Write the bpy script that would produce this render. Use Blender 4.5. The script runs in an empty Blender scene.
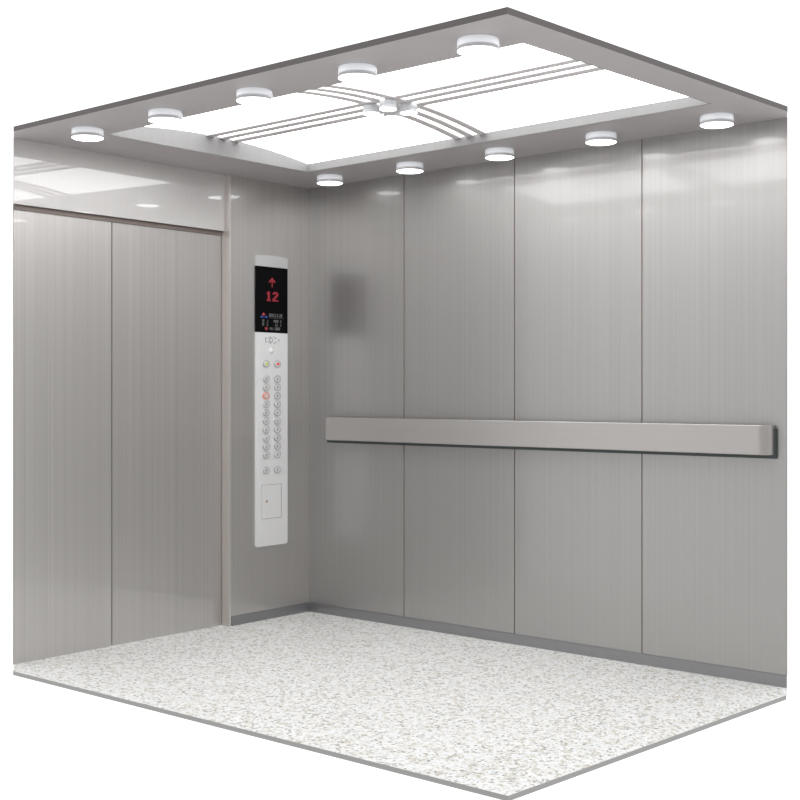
import bpy, bmesh, math, random
from mathutils import Vector, Matrix
random.seed(4)
C = bpy.context.scene
COL = C.collection

# ---------------------------------------------------------------- camera
cam = bpy.data.cameras.new('camera'); camo = bpy.data.objects.new('camera', cam); COL.objects.link(camo)
camo.location = (5.22055, -5.00266, 1.19249)
camo.rotation_euler = (math.pi / 2, 0, 0.737843)
cam.sensor_width = 36; cam.lens = 1324.3456 / 800 * 36
cam.shift_y = -7.79 / 800
C.camera = camo

# ---------------------------------------------------------------- world and exposure
DIM_BACK = (-1.0, .65, .34)
w = bpy.data.worlds.new('white_dim_back'); C.world = w; w.use_nodes = True
# white world beyond the cabin, added dimming behind the camera to darken wall reflections
_n = w.node_tree.nodes; _l = w.node_tree.links
_tc = _n.new('ShaderNodeTexCoord'); _d = _n.new('ShaderNodeVectorMath'); _d.operation = 'DOT_PRODUCT'
_d.inputs[1].default_value = (-.673, .740, 0); _l.new(_tc.outputs['Generated'], _d.inputs[0])
_r = _n.new('ShaderNodeMapRange'); _r.interpolation_type = 'SMOOTHSTEP'
_r.inputs['From Min'].default_value = DIM_BACK[0]; _r.inputs['From Max'].default_value = DIM_BACK[1]
_r.inputs['To Min'].default_value = DIM_BACK[2]; _r.inputs['To Max'].default_value = 1.03
_l.new(_d.outputs['Value'], _r.inputs[0]); _l.new(_r.outputs[0], _n['Background'].inputs[1])
_n['Background'].inputs[0].default_value = (1, 1, 1, 1)
C.view_settings.view_transform = 'Standard'; C.view_settings.look = 'None'
C.view_settings.exposure = 0.54; C.view_settings.gamma = 1.0
C.view_settings.use_curve_mapping = False

PANEL_GLOW = 2.5      # luminous ceiling
LAMP_GLOW = 3.0       # small downlights

H = 2.3; W = 2.84; D = 1.925
TH = 0.068038         # the door wall is not quite square to the handrail wall

# ---------------------------------------------------------------- materials
def new_mat(name):
    m = bpy.data.materials.new(name); m.use_nodes = True
    nt = m.node_tree; return m, nt, nt.nodes['Principled BSDF']
def plain(name, col, rough=.5, metal=0., coat=0., emit=0., ecol=None, coat_rough=.05):
    m, nt, b = new_mat(name)
    b.inputs['Base Color'].default_value = (*col, 1); b.inputs['Roughness'].default_value = rough
    b.inputs['Metallic'].default_value = metal; b.inputs['Coat Weight'].default_value = coat
    b.inputs['Coat Roughness'].default_value = coat_rough
    if emit:
        b.inputs['Emission Color'].default_value = (*(ecol or col), 1); b.inputs['Emission Strength'].default_value = emit
    return m
def brushed(name, col, rough=.3, metal=.9, scale=(520, 520, .45), amp=.10, coat=.0, coat_rough=.04, rvar=.08, coat_ior=1.5):
    """brushed stainless steel: fine streaks along the axis with the small scale"""
    m, nt, b = new_mat(name); N = nt.nodes; Lk = nt.links
    tc = N.new('ShaderNodeTexCoord'); mp = N.new('ShaderNodeMapping'); mp.inputs['Scale'].default_value = scale
    Lk.new(tc.outputs['Object'], mp.inputs[0])
    n1 = N.new('ShaderNodeTexNoise'); n1.inputs['Scale'].default_value = 1; n1.inputs['Detail'].default_value = 4; n1.inputs['Roughness'].default_value = .7
    Lk.new(mp.outputs[0], n1.inputs['Vector'])
    mp2 = N.new('ShaderNodeMapping'); mp2.inputs['Scale'].default_value = tuple(s * .16 if s > 5 else s * .35 for s in scale)
    Lk.new(tc.outputs['Object'], mp2.inputs[0])
    n2 = N.new('ShaderNodeTexNoise'); n2.inputs['Scale'].default_value = 1; n2.inputs['Detail'].default_value = 2
    Lk.new(mp2.outputs[0], n2.inputs['Vector'])
    ad = N.new('ShaderNodeMath'); ad.operation = 'MULTIPLY_ADD'; ad.inputs[1].default_value = .55
    Lk.new(n2.outputs[0], ad.inputs[0]); Lk.new(n1.outputs[0], ad.inputs[2])
    mr = N.new('ShaderNodeMapRange'); mr.inputs['From Min'].default_value = .45; mr.inputs['From Max'].default_value = 1.1
    mr.inputs['To Min'].default_value = 1 - amp; mr.inputs['To Max'].default_value = 1 + amp
    Lk.new(ad.outputs[0], mr.inputs[0])
    mx = N.new('ShaderNodeVectorMath'); mx.operation = 'SCALE'; mx.inputs[0].default_value = col
    Lk.new(mr.outputs[0], mx.inputs['Scale']); Lk.new(mx.outputs[0], b.inputs['Base Color'])
    mr2 = N.new('ShaderNodeMapRange'); mr2.inputs['From Min'].default_value = .45; mr2.inputs['From Max'].default_value = 1.1
    mr2.inputs['To Min'].default_value = rough - rvar; mr2.inputs['To Max'].default_value = rough + rvar
    Lk.new(ad.outputs[0], mr2.inputs[0]); Lk.new(mr2.outputs[0], b.inputs['Roughness'])
    b.inputs['Metallic'].default_value = metal
    b.inputs['Coat Weight'].default_value = coat; b.inputs['Coat Roughness'].default_value = coat_rough
    b.inputs['Coat IOR'].default_value = coat_ior
    return m
def terrazzo():
    m, nt, b = new_mat('terrazzo'); N = nt.nodes; Lk = nt.links
    tc = N.new('ShaderNodeTexCoord')
    def vor(scale):
        v = N.new('ShaderNodeTexVoronoi'); v.inputs['Scale'].default_value = scale; Lk.new(tc.outputs['Object'], v.inputs['Vector'])
        s = N.new('ShaderNodeSeparateColor'); Lk.new(v.outputs['Color'], s.inputs[0]); return s
    def ramp(src, stops):
        r = N.new('ShaderNodeValToRGB'); Lk.new(src, r.inputs[0]); r.color_ramp.interpolation = 'CONSTANT'
        e = r.color_ramp.elements
        e[0].position, e[0].color = stops[0][0], (*stops[0][1], 1)
        e[1].position, e[1].color = stops[1][0], (*stops[1][1], 1)
        for p, c in stops[2:]:
            x = e.new(p); x.color = (*c, 1)
        return r
    big = ramp(vor(78).outputs[0], [(0, (.95, .95, .94)), (.30, (1, 1, 1)), (.60, (.86, .85, .81)), (.74, (.93, .95, .96)), (.86, (.72, .69, .62)), (.95, (.60, .59, .56))])
    fine = ramp(vor(130).outputs[1], [(0, (1, 1, 1)), (.52, (.95, .96, .97)), (.74, (.82, .80, .76)), (.90, (.62, .605, .57)), (.975, (.33, .32, .31))])
    mu = N.new('ShaderNodeMix'); mu.data_type = 'RGBA'; mu.blend_type = 'MULTIPLY'; mu.inputs['Factor'].default_value = 1
    Lk.new(big.outputs[0], mu.inputs['A']); Lk.new(fine.outputs[0], mu.inputs['B'])
    Lk.new(mu.outputs['Result'], b.inputs['Base Color'])
    b.inputs['Roughness'].default_value = .5
    b.inputs['Specular IOR Level'].default_value = .3
    return m

STEEL = brushed('brushed_wall_steel', (.435, .425, .416), rough=.40, metal=.75, coat=1, coat_ior=1.5, coat_rough=.075, amp=.12, rvar=.04)
DOORST = brushed('brushed_door_steel', (.60, .583, .57), rough=.36, metal=.75, coat=1, coat_ior=1.6, coat_rough=.03, amp=.12, rvar=.04)
HEADST = brushed('polished_header_steel', (.69, .675, .665), rough=.42, metal=.35, amp=.03, coat=1, coat_ior=1.75, coat_rough=.015, rvar=.03)
RAILST = brushed('rail_steel', (.53, .505, .49), rough=.38, metal=.7, scale=(1.5, 300, 300), amp=.04, rvar=.03)
JAMB = plain('jamb_steel', (.66, .61, .58), .4, .3)
JAMBL = plain('jamb_edge_steel', (.72, .69, .67), .3, .6)
BASE = brushed('kick_plate_steel', (.31, .31, .32), rough=.32, metal=.6, scale=(2, 300, 300), amp=.06)
GROOVE = plain('groove_brown', (.42, .28, .22), .6)
SEAM = plain('door_gap_dark', (.10, .09, .085), .6)
BRONZE = plain('door_head_bronze', (.22, .18, .165), .45, .3)
CEIL = brushed('ceiling_grey', (.47, .44, .44), rough=.55, metal=.1, scale=(300, 1.5, 30), amp=.03, rvar=.02)
CEDGE = plain('ceiling_edge_grey', (.15, .135, .135), .6)
VAULT = brushed('vault_rim_satin', (.225, .222, .222), rough=.7, metal=0, scale=(60, 60, 1), amp=.06, rvar=.02)
TERR = terrazzo()
FEDGE = plain('floor_edge_grey', (.42, .415, .41), .6)
GLOW = plain('light_panel_glow', (.9, .9, .9), .5, emit=PANEL_GLOW, ecol=(1, 1, 1))
BAR = plain('light_panel_bar', (.68, .65, .65), .5, 0)
LAMPF = plain('lamp_lens_glow', (.95, .95, .95), .4, emit=LAMP_GLOW, ecol=(1, 1, 1))
LAMPR = plain('lamp_frosted_ring', (.86, .88, .92), .2, 0, coat=.6, emit=.18, ecol=(.93, .96, 1))
SPOTR = plain('spotlight_side', (.55, .56, .58), .4)
LAMPI = plain('lamp_collar_grey', (.82, .82, .84), .3, .2)
PWHITE = brushed('panel_white_metal', (.95, .95, .955), rough=.42, metal=.15, amp=.012, rvar=.02)
PCAP = plain('panel_cap_silver', (.72, .72, .73), .4, .3)
BLACK = plain('display_black', (.002, .002, .003), .5)
BLACK.node_tree.nodes['Principled BSDF'].inputs['Specular IOR Level'].default_value = .08
REDL = plain('display_red', (.26, .02, .03), .5, emit=.07, ecol=(1, .05, .08))
REDI = plain('icon_red', (.28, .03, .04), .5, emit=.03, ecol=(1, .08, .1))
LOGR = plain('logo_red', (.45, .05, .06), .5, emit=.05, ecol=(1, .06, .08))
LOGB = plain('logo_blue', (.02, .07, .26), .5, emit=.04, ecol=(.1, .3, 1))
WTXT = plain('display_print', (.17, .17, .165), .5)
BTN = plain('button_steel', (.85, .85, .86), .3, .2)
BTNR = plain('button_rim_grey', (.52, .52, .53), .35, .5)
BTNC = plain('button_lit_cap', (.72, .50, .46), .4, emit=.03, ecol=(1, .5, .4))
BTNL = plain('button_lit_red', (.62, .22, .17), .4, emit=.05, ecol=(1, .3, .2))
MARKG = plain('mark_grey', (.33, .33, .34), .5)
MARKD = plain('mark_dark', (.22, .22, .22), .5)
MARKW = plain('mark_white', (.9, .9, .9), .5)
GREEN = plain('mark_green', (.62, .72, .12), .5, emit=.1, ecol=(.8, .9, .2))
REDM = plain('mark_red', (.80, .14, .12), .5, emit=.1, ecol=(1, .2, .15))
BRASS = plain('keyhole_brass', (.55, .33, .18), .4, .5)
RAIL_SHADOW = plain('rail_shadow_dark', (.085, .10, .10), .6)  # flat dark colour of the handrail's modelled shadow

# ---------------------------------------------------------------- mesh helpers
def link(name, bm, mats, parent=None, smooth=False):
    me = bpy.data.meshes.new(name)
    bmesh.ops.recalc_face_normals(bm, faces=bm.faces)
    bm.to_mesh(me); bm.free()
    for m in (mats if isinstance(mats, (list, tuple)) else [mats]): me.materials.append(m)
    if smooth:
        for p in me.polygons: p.use_smooth = True
    o = bpy.data.objects.new(name, me); COL.objects.link(o)
    if parent: o.parent = parent
    return o
def box(bm, x0, x1, y0, y1, z0, z1, mi=0, bev=0):
    vs = [bm.verts.new((x, y, z)) for x in (x0, x1) for y in (y0, y1) for z in (z0, z1)]
    fs = [bm.faces.new([vs[i] for i in f]) for f in ((0, 1, 3, 2), (4, 6, 7, 5), (0, 4, 5, 1), (2, 3, 7, 6), (0, 2, 6, 4), (1, 5, 7, 3))]
    for f in fs: f.material_index = mi
    if bev:
        es = list({e for f in fs for e in f.edges})
        bmesh.ops.bevel(bm, geom=es, offset=bev, segments=2, affect='EDGES')
def prism(bm, pts, z0, z1, mi=0, side=None):
    a = [bm.verts.new((*p, z0)) for p in pts]; b = [bm.verts.new((*p, z1)) for p in pts]
    bm.faces.new(a[::-1]).material_index = mi; bm.faces.new(b).material_index = mi
    n = len(pts)
    for i in range(n):
        f = bm.faces.new((a[i], a[(i + 1) % n], b[(i + 1) % n], b[i])); f.material_index = mi if side is None else side
def yz_prism(bm, pts, x0, x1, mi=0):
    """outline in (y,z), extruded along x"""
    a = [bm.verts.new((x0, *p)) for p in pts]; b = [bm.verts.new((x1, *p)) for p in pts]
    fs = [bm.faces.new(a[::-1]), bm.faces.new(b)]
    n = len(pts)
    for i in range(n): fs.append(bm.faces.new((a[i], a[(i + 1) % n], b[(i + 1) % n], b[i])))
    for f in fs: f.material_index = mi
def lathe(bm, prof, n=40, c=(0, 0, 0), mi=0):
    """profile (radius, z) spun about z"""
    rings = []
    for r, z in prof:
        rings.append([bm.verts.new((c[0] + r * math.cos(2 * math.pi * k / n), c[1] + r * math.sin(2 * math.pi * k / n), c[2] + z)) for k in range(n)] if r > 1e-6 else [bm.verts.new((c[0], c[1], c[2] + z))])
    for i in range(len(rings) - 1):
        A, B = rings[i], rings[i + 1]
        for k in range(n):
            q = [A[k % len(A)], A[(k + 1) % len(A)], B[(k + 1) % len(B)], B[k % len(B)]]
            u = []
            for v in q:
                if v not in u: u.append(v)
            if len(u) > 2: bm.faces.new(u).material_index = mi
def struct(name, bm, m, parent=None, rot=0, smooth=False):
    o = link(name, bm, m, parent, smooth)
    if parent is None:
        o['kind'] = 'structure'; o.rotation_euler = (0, 0, rot)
    return o
def thing(name, label, cat, loc=(0, 0, 0), rz=0, group=None):
    o = bpy.data.objects.new(name, None); COL.objects.link(o); o.empty_display_size = .1
    o.location = loc; o.rotation_euler = (0, 0, rz); o['label'] = label; o['category'] = cat
    if group: o['group'] = group
    return o
def dup(o, parent=None):
    c = o.copy(); COL.objects.link(c)
    if parent: c.parent = parent
    for ch in list(o.children): dup(ch, c)
    return c
def dwpt(s, o, z):      # door wall frame: s metres from the corner, o into the cabin
    return Vector((s * math.sin(TH) + o * math.cos(TH), -s * math.cos(TH) + o * math.sin(TH), z))

# ---------------------------------------------------------------- floor
bm = bmesh.new()
A = dwpt(1.852, -.055, 0); B = dwpt(.60, -.055, 0); B2 = dwpt(.60, 0, 0)
fl = [(A.x, A.y), (B.x, B.y), (B2.x, B2.y), (0, 0), (2.782, 0), (2.840, -.125), (2.825, -1.893), (.187, -1.926)]
prism(bm, fl, -.017, 0, 0, 1)
struct('floor', bm, [TERR, FEDGE])

# ---------------------------------------------------------------- right wall: backing sheet with four steel panels
bm = bmesh.new(); box(bm, 0, 2.778, .006, .011, 0, H)
wr = struct('wall_right', bm, GROOVE)
xs = [0, .7, 1.405, 2.104, 2.7825]
for i in range(4):
    bm = bmesh.new()
    a = xs[i] + (.0022 if i else 0); b = xs[i + 1] - (.0022 if i < 3 else 0)
    if i == 0: a = -.007
    box(bm, a, b, 0, .006, .049, H, bev=.0012)
    link('wall_panel', bm, STEEL, wr)
bm = bmesh.new(); box(bm, 0, 2.781, -.005, .006, 0, .047); box(bm, 0, 2.781, -.002, .006, .047, .049)
struct('baseboard_right', bm, BASE)

# ---------------------------------------------------------------- door wall (local frame: x = into cabin, y = -distance from corner)
bm = bmesh.new(); box(bm, -.008, 0, -.596, .004, .049, H)
wl = struct('wall_left', bm, DOORST, rot=TH)
bm = bmesh.new(); box(bm, -.008, .005, -.584, -.005, 0, .047); box(bm, -.008, .002, -.584, -.005, .047, .049)
struct('baseboard_left', bm, BASE, rot=TH)
# jamb: reveal facing the doorway with a bright folded edge
bm = bmesh.new()
box(bm, -.070, -.0005, -.6000, -.5965, 0, H, 0)
box(bm, -.012, .0015, -.6010, -.5870, 0, H, 2, bev=.001)
struct('trim_1', bm, [JAMB, BASE, JAMBL], rot=TH)
# header over the doors
bm = bmesh.new()
box(bm, -.036, -.030, -1.869, -.6025, 2.014, H, 0, bev=.0008)
struct('trim_2', bm, HEADST, rot=TH)
bm = bmesh.new()
box(bm, -.060, -.036, -1.852, -.6025, 2.014, 2.020, 0)
box(bm, -.054, -.048, -1.853, -.6020, 1.992, 2.014, 0)
struct('trim_3', bm, BRONZE, rot=TH)
# two door leaves
for n, (a, b) in enumerate(((.6035, 1.3070), (1.3110, 1.854))):
    bm = bmesh.new(); box(bm, -.061, -.055, -b, -a, 0, 2.014, 0, bev=.0012)
    struct('door_%d' % (n + 1), bm, DOORST, rot=TH)
bm = bmesh.new(); box(bm, -.068, -.064, -1.842, -.6002, 0, 2.02, 0)
struct('trim_4', bm, SEAM, rot=TH)

# ---------------------------------------------------------------- ceiling slab with the opening for the vaulted light
hole = [(.462, -1.636), (.396, -.385), (2.680, -.440), (2.682, -1.630)]
outer = [(.222, -1.945), (dwpt(1.8952, -.0, 0).x, dwpt(1.8952, 0, 0).y), (-.036, .0), (-.036, .012), (2.778, .012), (2.7825, 0), (2.836, -.105), (2.845, -1.922)]
t = dwpt(1.867, -.036, 0); outer[1] = (t.x, t.y); t = dwpt(0, -.036, 0); outer[2] = (t.x, t.y)
bm = bmesh.new()
def ring_faces(z, flip):
    ov = [bm.verts.new((*p, z)) for p in outer]; hv = [bm.verts.new((p[0] + (.0048 if p[0] > 1.5 else -.0048), p[1] + (.0048 if p[1] > -1 else -.0048), z)) for p in hole]
    es = []
    for L in (ov, hv):
        for i in range(len(L)): es.append(bm.edges.new((L[i], L[(i + 1) % len(L)])))
    r = bmesh.ops.triangle_fill(bm, use_beauty=True, use_dissolve=False, edges=es)
    for f in [g for g in r['geom'] if isinstance(g, bmesh.types.BMFace)]: f.material_index = 0
    return ov, hv
o0, h0 = ring_faces(H, 0); o1, h1 = ring_faces(H + .021, 1)
for i in range(len(o0)):
    j = (i + 1) % len(o0); bm.faces.new((o0[i], o0[j], o1[j], o1[i])).material_index = 1
for i in range(4):
    j = (i + 1) % 4; bm.faces.new((h0[i], h0[j], h1[j], h1[i])).material_index = 0
struct('ceiling', bm, [CEIL, CEDGE])

# ---------------------------------------------------------------- vaulted luminous ceiling light
vault = thing('ceiling_light', 'large glowing white vaulted ceiling light panel crossed by two sets of triple grey bars', 'ceiling light', (1.5, -1.02, H))
O = Vector((1.5, -1.02, H))
SPR = .041; RISE = .046
def arch(u): return SPR + RISE * (1 - (2 * u - 1) ** 2)
NL = 24
def edge_pt(P, Q, u): return (P[0] + (Q[0] - P[0]) * u, P[1] + (Q[1] - P[1]) * u)
Lp, Lq, Rq, Rp = hole[0], hole[1], hole[2], hole[3]     # left near, left far, right far, right near
def vpt(v, u, dz=0):
    a = edge_pt(Lp, Lq, u); b = edge_pt(Rp, Rq, u); x, y = edge_pt(a, b, v)
    return Vector((x, y, H + arch(u) + dz)) - O
def sheet(bm, v0, v1, u0, u1, dz0, dz1, nv=1, nu=NL, mi=0):
    """a slab that follows the vault between heights dz0 and dz1"""
    g = [[[bm.verts.new(vpt(v0 + (v1 - v0) * i / nv, u0 + (u1 - u0) * j / nu, dz)) for j in range(nu + 1)] for i in range(nv + 1)] for dz in (dz0, dz1)]
    for k in (0, 1):
        for i in range(nv):
            for j in range(nu):
                bm.faces.new((g[k][i][j], g[k][i + 1][j], g[k][i + 1][j + 1], g[k][i][j + 1])).material_index = mi
    for j in range(nu):
        for i in (0, nv): bm.faces.new((g[0][i][j], g[0][i][j + 1], g[1][i][j + 1], g[1][i][j])).material_index = mi
    for i in range(nv):
        for j in (0, nu): bm.faces.new((g[0][i][j], g[0][i + 1][j], g[1][i + 1][j], g[1][i][j])).material_index = mi
bm = bmesh.new(); sheet(bm, 0, 1, 0, 1, 0, .008)
link('diffuser', bm, GLOW, vault)
# rims: arched end plates and straight side lips
bm = bmesh.new()
for v, s in ((0, -1), (1, 1)):
    lo = []; hi = []
    for j in range(NL + 1):
        p = vpt(v, j / NL); lo.append((p.x, p.y, .0005)); hi.append((p.x, p.y, p.z + .008))
    for dx in (0, s * .004):
        L0 = [bm.verts.new((x + dx, y, z)) for x, y, z in lo]; L1 = [bm.verts.new((x + dx, y, z)) for x, y, z in hi]
        for j in range(NL): bm.faces.new((L0[j], L0[j + 1], L1[j + 1], L1[j]))
for u, s in ((0, -1), (1, 1)):
    a = vpt(0, u); b = vpt(1, u)
    for dy in (0, s * .004):
        q = [bm.verts.new((p.x, p.y + dy, z)) for p, z in ((a, .0005), (b, .0005), (b, SPR + .008), (a, SPR + .008))]
        bm.faces.new(q)
link('rim', bm, VAULT, vault)
def uy(y, x):   # vault parameter u of a given y at given x
    v = (x - .43) / 2.25
    y0 = Lp[1] + (Rp[1] - Lp[1]) * v; y1 = Lq[1] + (Rq[1] - Lq[1]) * v
    return (y - y0) / (y1 - y0)
for yc in (-1.058, -.980, -.902):
    bm = bmesh.new()
    u0 = uy(yc - .0225, 1.5); u1 = uy(yc + .0225, 1.5)
    sheet(bm, .001, .999, u0, u1, -.007, -.0005, nv=8, nu=2)
    link('long_bar', bm, BAR, vault)
for xc in (-.074, 0, .074):
    bm = bmesh.new(); hw = .0215
    def xb(u): return 1.565 - .095 * u + xc
    rows = []
    for dz in (-.0065, -.0004):
        L = []
        for j in range(NL + 1):
            u = .002 + .996 * j / NL
            a = edge_pt(Lp, Lq, u); b = edge_pt(Rp, Rq, u)
            L.append([bm.verts.new(vpt((xb(u) + s * hw - a[0]) / (b[0] - a[0]), u, dz)) for s in (-1, 1)])
        rows.append(L)
    for j in range(NL):
        for L in rows: bm.faces.new((L[j][0], L[j][1], L[j + 1][1], L[j + 1][0]))
        for s in (0, 1): bm.faces.new((rows[0][j][s], rows[0][j + 1][s], rows[1][j + 1][s], rows[1][j][s]))
    link('cross_bar', bm, BAR, vault)

# ---------------------------------------------------------------- downlights
def make_lamp(name, label, cat, R, h, group, LAMPR=LAMPR, LAMPI=LAMPI):
    t = thing(name, label, cat, group=group)
    bm = bmesh.new(); lathe(bm, [(0, 0), (R * .97, 0), (R, -.003), (R, -h * .62), (R * .96, -h * .64)]); link('housing', bm, LAMPR, t, True)
    bm = bmesh.new(); lathe(bm, [(R * .96, -h * .64), (R * .96, -h * .8), (R, -h * .82), (R, -h), (R * .9, -h - .001)]); link('collar', bm, LAMPI, t, True)
    bm = bmesh.new(); lathe(bm, [(R * .98, -h + .004), (R * .985, -h - .001), (R * .9, -h - .0035), (R * .5, -h - .0045), (0, -h - .005)]); link('lens', bm, LAMPF, t, True)
    return t
ordf = ['front-edge ceiling lamp nearest the sliding doors, leftmost in its row',
        'second lamp from the doors in the front-edge ceiling row',
        'ceiling lamp in the middle of the front-edge row of five',
        'lamp fourth from the doors in the front-edge ceiling row',
        'large-looking ceiling lamp nearest the outer top corner of the cabin']
ordw = ['round ceiling lamp closest to the corner beside the button panel',
        'second from the button panel corner above the handrail wall',
        'middle one of five along the handrail wall',
        'fourth from the button panel corner along the handrail wall',
        'round ceiling lamp at the far right end above the handrail wall']
base = make_lamp('ceiling_lamp', 'x', 'ceiling lamp', .0665, .0365, 'round lamps along the front edge of the ceiling')
for k in range(5):
    o = base if k == 0 else dup(base)
    o.location = (.494 + .5275 * k, -1.760, H); o['label'] = 'round white ' + ordf[k].replace('large-looking ', '')
for k in range(5):
    o = dup(base); o.location = (.388 + .5505 * k, -.222, H); o['group'] = 'round lamps above the handrail wall'
    o['label'] = ('white ' if k in (0, 4) else 'round white lamp, ') + ordw[k]
small = make_lamp('spotlight', 'x', 'spotlight', .036, .036, 'small spotlights at the centre of the glowing panel', SPOTR, SPOTR)
zc = H + SPR + RISE - .007
for k, (dx, dy, lb) in enumerate(((-.062, -.046, 'small round spotlight at the left of the centre cluster on the glowing panel'),
                                  (.062, .046, 'small round spotlight at the right of the centre cluster on the glowing panel'),
                                  (.050, -.066, 'small round spotlight nearest the front in the centre cluster'),
                                  (-.050, .066, 'small round spotlight farthest back in the centre cluster, partly hidden'))):
    o = small if k == 0 else dup(small)
    o.location = (1.512 + dx, -.985 + dy, zc); o['label'] = lb

# ---------------------------------------------------------------- handrail
rail = thing('handrail', 'flat brushed steel handrail bar with rounded ends on the panelled right wall', 'handrail', (1.45, 0, .938))
bm = bmesh.new()
x0, x1, yf, r, tk = .157, 2.731, -.062, .048, .010
def path(off):
    pts = [(x0 + off, -.004)]
    R = r - off
    for k in range(11):
        a = math.pi + (math.pi / 2) * k / 10
        pts.append((x0 + r + R * math.cos(a), yf + r + R * math.sin(a)))
    for k in range(11):
        a = 1.5 * math.pi + (math.pi / 2) * k / 10
        pts.append((x1 - r + R * math.cos(a), yf + r + R * math.sin(a)))
    pts.append((x1 - off, -.004)); return pts
po, pi_ = path(0), path(tk)
n = len(po)
zs = (0, .003, .118, .121)
def vz(P, z, ins): return [bm.verts.new((x - 1.45, y + ins, z)) for x, y in P]
O_ = [vz(po, zs[0], .0025), vz(po, zs[1], 0), vz(po, zs[2], 0), vz(po, zs[3], .0025)]
I_ = [vz(pi_, zs[0], 0), vz(pi_, zs[3], 0)]
for k in range(3):
    for i in range(n - 1): bm.faces.new((O_[k][i], O_[k][i + 1], O_[k + 1][i + 1], O_[k + 1][i]))
for i in range(n - 1):
    bm.faces.new((O_[0][i], O_[0][i + 1], I_[0][i + 1], I_[0][i])); bm.faces.new((O_[3][i], O_[3][i + 1], I_[1][i + 1], I_[1][i]))
    bm.faces.new((I_[0][i], I_[0][i + 1], I_[1][i + 1], I_[1][i]))
for e in (0, n - 1): bm.faces.new((O_[0][e], O_[1][e], O_[2][e], O_[3][e], I_[1][e], I_[0][e]))
rb = link('rail_bar', bm, RAILST, rail, True)
try:
    rb.data.set_sharp_from_angle(angle=math.radians(35))
except Exception: pass
bm = bmesh.new(); box(bm, .152 - 1.45, 2.740 - 1.45, -.0125, 0, -.0155, .107, bev=.002)  # dark strip added in place of the rail's cast shadow
o = link('rail_shadow_strip', bm, RAIL_SHADOW, rail); o['label'] = 'dark strip standing in for the shadow of the rail'
for k in range(4):
    bm = bmesh.new(); xx = .42 + k * .687 - 1.45
    box(bm, xx - .02, xx + .02, -.053, -.012, .03, .095)
    link('bracket', bm, JAMB, rail)

# ---------------------------------------------------------------- control panel on the return wall
SC = .3025; ZB = .386; PT = .008
cp = thing('control_panel', 'tall narrow white elevator button panel with black display on the steel return wall', 'button panel', dwpt(SC, 0, ZB), TH)
def L(s, z, o=PT): return (o, SC - s, z - ZB)        # panel local coordinates
def rbox(bm, s0, s1, z0, z1, o0, o1, mi=0, bev=0): box(bm, o0, o1, SC - s1, SC - s0, z0 - ZB, z1 - ZB, mi, bev)
S0, S1, Z0, Z1 = .1755, .4135, .386, 1.908
def outline(s0, s1, z0, z1, rb, archh=0, n=6):
    pts = []
    for k in range(n + 1):
        a = math.pi + math.pi / 2 * k / n; pts.append((SC - s1 + rb + rb * math.cos(a), z0 - ZB + rb + rb * math.sin(a)))
    for k in range(n + 1):
        a = 1.5 * math.pi + math.pi / 2 * k / n; pts.append((SC - s0 - rb + rb * math.cos(a), z0 - ZB + rb + rb * math.sin(a)))
    for k in range(13):
        u = k / 12; pts.append((SC - s0 + (s0 - s1) * u, z1 - ZB + archh * (1 - (2 * u - 1) ** 2)))
    return pts
bm = bmesh.new(); yz_prism(bm, outline(S0, S1, Z0, 1.5055, .014), 0, PT)
link('faceplate', bm, PWHITE, cp)
bm = bmesh.new()
cap = outline(S0, S1, 1.8515, 1.906, .0008, .006); yz_prism(bm, cap, 0, PT)
o = link('top_cap', bm, PCAP, cp); o['label'] = 'silver cap with slightly arched top'
bm = bmesh.new(); rbox(bm, S0, S1, 1.506, 1.851, 0, PT + .0005)
disp = link('display', bm, BLACK, cp); disp['label'] = 'black glass display'
# bitmap glyphs, each dot a tiny raised square
def bitmap(bm, rows, s_left, z_top, cw, ch, o=PT + .0005, th=.0008):
    for r_, row in enumerate(rows):
        c0 = None
        for c_, ch_ in enumerate(row + ' '):
            if ch_ == '#' and c0 is None: c0 = c_
            if ch_ != '#' and c0 is not None:
                rbox(bm, s_left - c_ * cw, s_left - c0 * cw, z_top - (r_ + 1) * ch, z_top - r_ * ch, o, o + th); c0 = None
bm = bmesh.new(); bitmap(bm, ['...#...', '..###..', '.#####.', '##.#.##', '...#...', '...#...', '...#...', '...#...'], .3195, 1.796, .0072, .0064)
link('arrow_symbol', bm, REDL, disp)
bm = bmesh.new()
bitmap(bm, ['.##.', '###.', '.##.', '.##.', '.##.', '.##.', '####'], .3360, 1.722, .0078, .0072)
bitmap(bm, ['.###.', '##.##', '...##', '..##.', '.##..', '##...', '#####'], .2915, 1.722, .0088, .0072)
link('floor_number', bm, REDL, disp)
def px(X, Y): return (.4180 - (X - 255.5) * .00755, 1.5905 - (Y - 316) * .00526)
def disc_yz(bm, s, z, rs, rz, o0, o1, n=20, mi=0):
    yz_prism(bm, [(SC - s + rs * math.cos(2 * math.pi * k / n), z - ZB + rz * math.sin(2 * math.pi * k / n)) for k in range(n)], o0, o1, mi)
def rhomb(bm, X, Y, hw, hh, top=False):
    s, z = px(X, Y)
    yz_prism(bm, [(SC - s - hw, z - ZB - hh * .2), (SC - s, z - ZB - hh), (SC - s + hw, z - ZB - hh * .2), (SC - s, z - ZB + hh)] if top else
             [(SC - s - hw, z - ZB), (SC - s - hw * .3, z - ZB - hh), (SC - s + hw, z - ZB - hh * .6), (SC - s + hw * .4, z - ZB + hh)], PT + .0005, PT + .0013)
bm = bmesh.new(); rhomb(bm, 263.4, 314.0, .013, .0085, True); link('logo_diamond', bm, LOGR, disp)['label'] = 'red diamond of the logo'
for X in (261.6, 265.8):
    bm = bmesh.new(); rhomb(bm, X, 316.6, .0135, .0072); link('logo_diamond', bm, LOGB, disp)['label'] = 'blue diamond of the logo'
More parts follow.
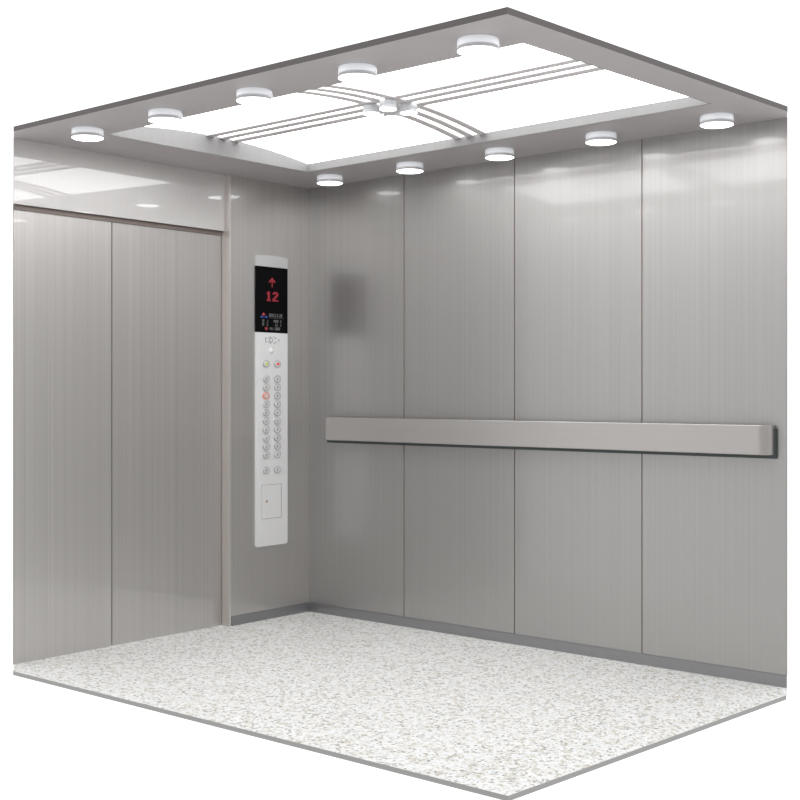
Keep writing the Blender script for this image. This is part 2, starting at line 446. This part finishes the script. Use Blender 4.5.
def textrow(bm, X0, X1, Y0, Y1, pats, cw=.36):
    for i, (X, pat) in enumerate(pats):
        s, z = px(X, Y0); h = (Y1 - Y0) * .00526 / len(pat)
        bitmap(bm, pat, s, z, cw * .00755, h)
B1 = ['####', '#..#', '####', '#.#.', '####']; B2_ = ['#..#', '####', '#.##', '#..#']; B3 = ['.###', '.#..', '.##.', '.#..', '.###']; B4 = ['..#.', '..#.', '..#.', '.###']
bm = bmesh.new()
textrow(bm, 0, 0, 313, 316.3, [(268.8, B1), (270.8, B2_), (272.8, B3), (274.6, B4), (276.6, B3), (278.6, B4), (280.4, B1)], .40)
s, z = px(269, 317.2); rbox(bm, px(283.8, 0)[0], s, z - .0012, z, PT + .0005, PT + .0012)
link('printed_name', bm, WTXT, disp)
for Y0, Y1, pats in ((319.2, 321.6, [(262.2, B1)]), (319.2, 321.6, [(266.4, B4)]), (319.2, 321.6, [(273.2, B2_), (274.8, B1), (276.4, B1)]), (319.2, 321.6, [(279.6, B3)]),
                     (322.4, 325.4, [(262.0, B1)]), (322.4, 325.4, [(266.2, B3)]), (322.4, 325.4, [(274.2, B4), (275.8, B4)]), (322.4, 325.4, [(279.4, B4)]),
                     (326.6, 329.4, [(269.6, B2_), (271.4, B4)]), (326.6, 329.4, [(274.6, B1), (276.3, B1), (278, B1)])):
    bm = bmesh.new(); textrow(bm, 0, 0, Y0, Y1, pats, .44); link('printed_text', bm, WTXT, disp)
bm = bmesh.new(); s, z = px(266, 328.2); disc_yz(bm, s, z, .0125, .0095, PT + .0005, PT + .0012, 8); link('warning_icon', bm, REDI, disp)
# emblem on the faceplate
bm = bmesh.new(); ce, cz_ = .2935, 1.4665
def seg_arc(bm, rs, rz, a0, a1, wd, n=10, cs=ce, cz=cz_):
    P = []
    for k in range(n + 1):
        a = math.radians(a0 + (a1 - a0) * k / n); P.append((math.cos(a), math.sin(a)))
    poly = [(SC - cs + (rs + wd) * c, cz - ZB + (rz + wd * .7) * s_) for c, s_ in P] + [(SC - cs + (rs) * c, cz - ZB + (rz) * s_) for c, s_ in P[::-1]]
    yz_prism(bm, poly, PT, PT + .0008)
for a0, a1 in ((25, 75), (105, 160), (200, 255), (285, 335)): seg_arc(bm, .032, .0165, a0, a1, .0045)
seg_arc(bm, .017, .011, 95, 265, .005); seg_arc(bm, .013, .011, -80, 80, .004, cs=ce + .012)
def bar(bm, s, z, ds, dz): rbox(bm, s - ds, s + ds, z - dz, z + dz, PT, PT + .0008)
bar(bm, ce + .047, cz_ + .011, .003, .0035); bar(bm, ce + .047, cz_ - .011, .003, .0035); bar(bm, ce + .050, cz_, .002, .008)
yz_prism(bm, [(SC - ce + .044, cz_ - ZB + .010), (SC - ce + .054, cz_ - ZB), (SC - ce + .044, cz_ - ZB - .010), (SC - ce + .048, cz_ - ZB)], PT, PT + .0008)
link('emblem', bm, MARKG, cp)
bm = bmesh.new()
lathe(bm, [(.017, 0), (.0165, .003), (.012, .007), (.006, .009), (0, .0095)], 24)
bmesh.ops.rotate(bm, verts=bm.verts, matrix=Matrix.Rotation(math.pi / 2, 3, 'Y'))
bmesh.ops.translate(bm, verts=bm.verts, vec=L(.2995, 1.412))
link('indicator_dome', bm, MARKW, cp, True)
# buttons (wide ovals)
def lathe_oval(prof, cx, rs, rz, n=28):
    bm = bmesh.new(); rings = []
    for r_, o in prof:
        rings.append([bm.verts.new((o, r_ * rs * math.cos(2 * math.pi * k / n), r_ * rz * math.sin(2 * math.pi * k / n))) for k in range(n)])
    for i in range(len(rings) - 1):
        for k in range(n): bm.faces.new((rings[i][k], rings[i][(k + 1) % n], rings[i + 1][(k + 1) % n], rings[i + 1][k]))
    bm.faces.new(rings[-1]); return bm
RS, RZ = .0265, .0190
def glyph(kind):
    bm = bmesh.new()
    def b(y0, y1, z0, z1): box(bm, .0071, .0076, y0, y1, z0, z1)
    if kind == 'mark': b(-.009, -.003, -.008, .006); b(.000, .009, .003, .006); b(.003, .008, -.008, -.005)
    else:
        yz_prism(bm, [(-.013, -.001), (0, -.008), (.012, -.002), (.009, .007), (-.009, .008)], .0071, .0078)
    return bm
def make_button(lit=False):
    bm = lathe_oval([(1.0, 0), (1.0, .004), (.92, .0055), (.80, .0050)], 0, RS, RZ)
    rim = link('button', bm, BTNR if not lit else BTNL, cp)
    bm = lathe_oval([(.80, .003), (.80, .0062), (.70, .0072)], 0, RS, RZ)
    link('button_cap', bm, BTN if not lit else BTNC, rim)
    return rim
b0 = make_button(); link('numeral', glyph('mark'), MARKG, b0)
COLS = (.3407, .2560)
first = True
def put(o, s, z): o.location = L(s, z)
for r_ in range(10):
    for c_ in (0, 1):
        z = 1.2622 - r_ * .04435
        if r_ == 2 and c_ == 0:
            o = make_button(True); link('numeral', glyph('mark'), MARKW, o); o['label'] = 'button lit red'
        else:
            if first: o = b0; first = False
            else: o = dup(b0, cp)
        put(o, COLS[c_], z)
for c_ in (0, 1):
    o = dup(b0, cp); put(o, COLS[c_], .7825)
    o = make_button(); put(o, COLS[c_], 1.3408)
    link('door_symbol', glyph('dot'), GREEN if c_ == 0 else REDM, o); o['label'] = 'button with %s symbol' % ('a yellow-green' if c_ == 0 else 'a red')
# service hatch
bm = bmesh.new(); g = .0022
s0, s1, z0, z1 = .2223, .3716, .528, .7075
for a in ((s0, s0 + g * 1.4, z0, z1), (s1 - g * 1.4, s1, z0, z1), (s0, s1, z0, z0 + g), (s0, s1, z1 - g, z1)): rbox(bm, *a, PT, PT + .0004)
hg = link('hatch_gap', bm, MARKG, cp)
bm = bmesh.new(); rbox(bm, s0 + .004, s1 - .004, z0 + .003, z1 - .003, PT - .001, PT + .0015, bev=.0008)
hd = link('hatch_door', bm, PWHITE, cp)
bm = bmesh.new(); disc_yz(bm, .3360, .620, .0075, .0065, PT + .0015, PT + .0028); link('keyhole', bm, BRASS, hd)
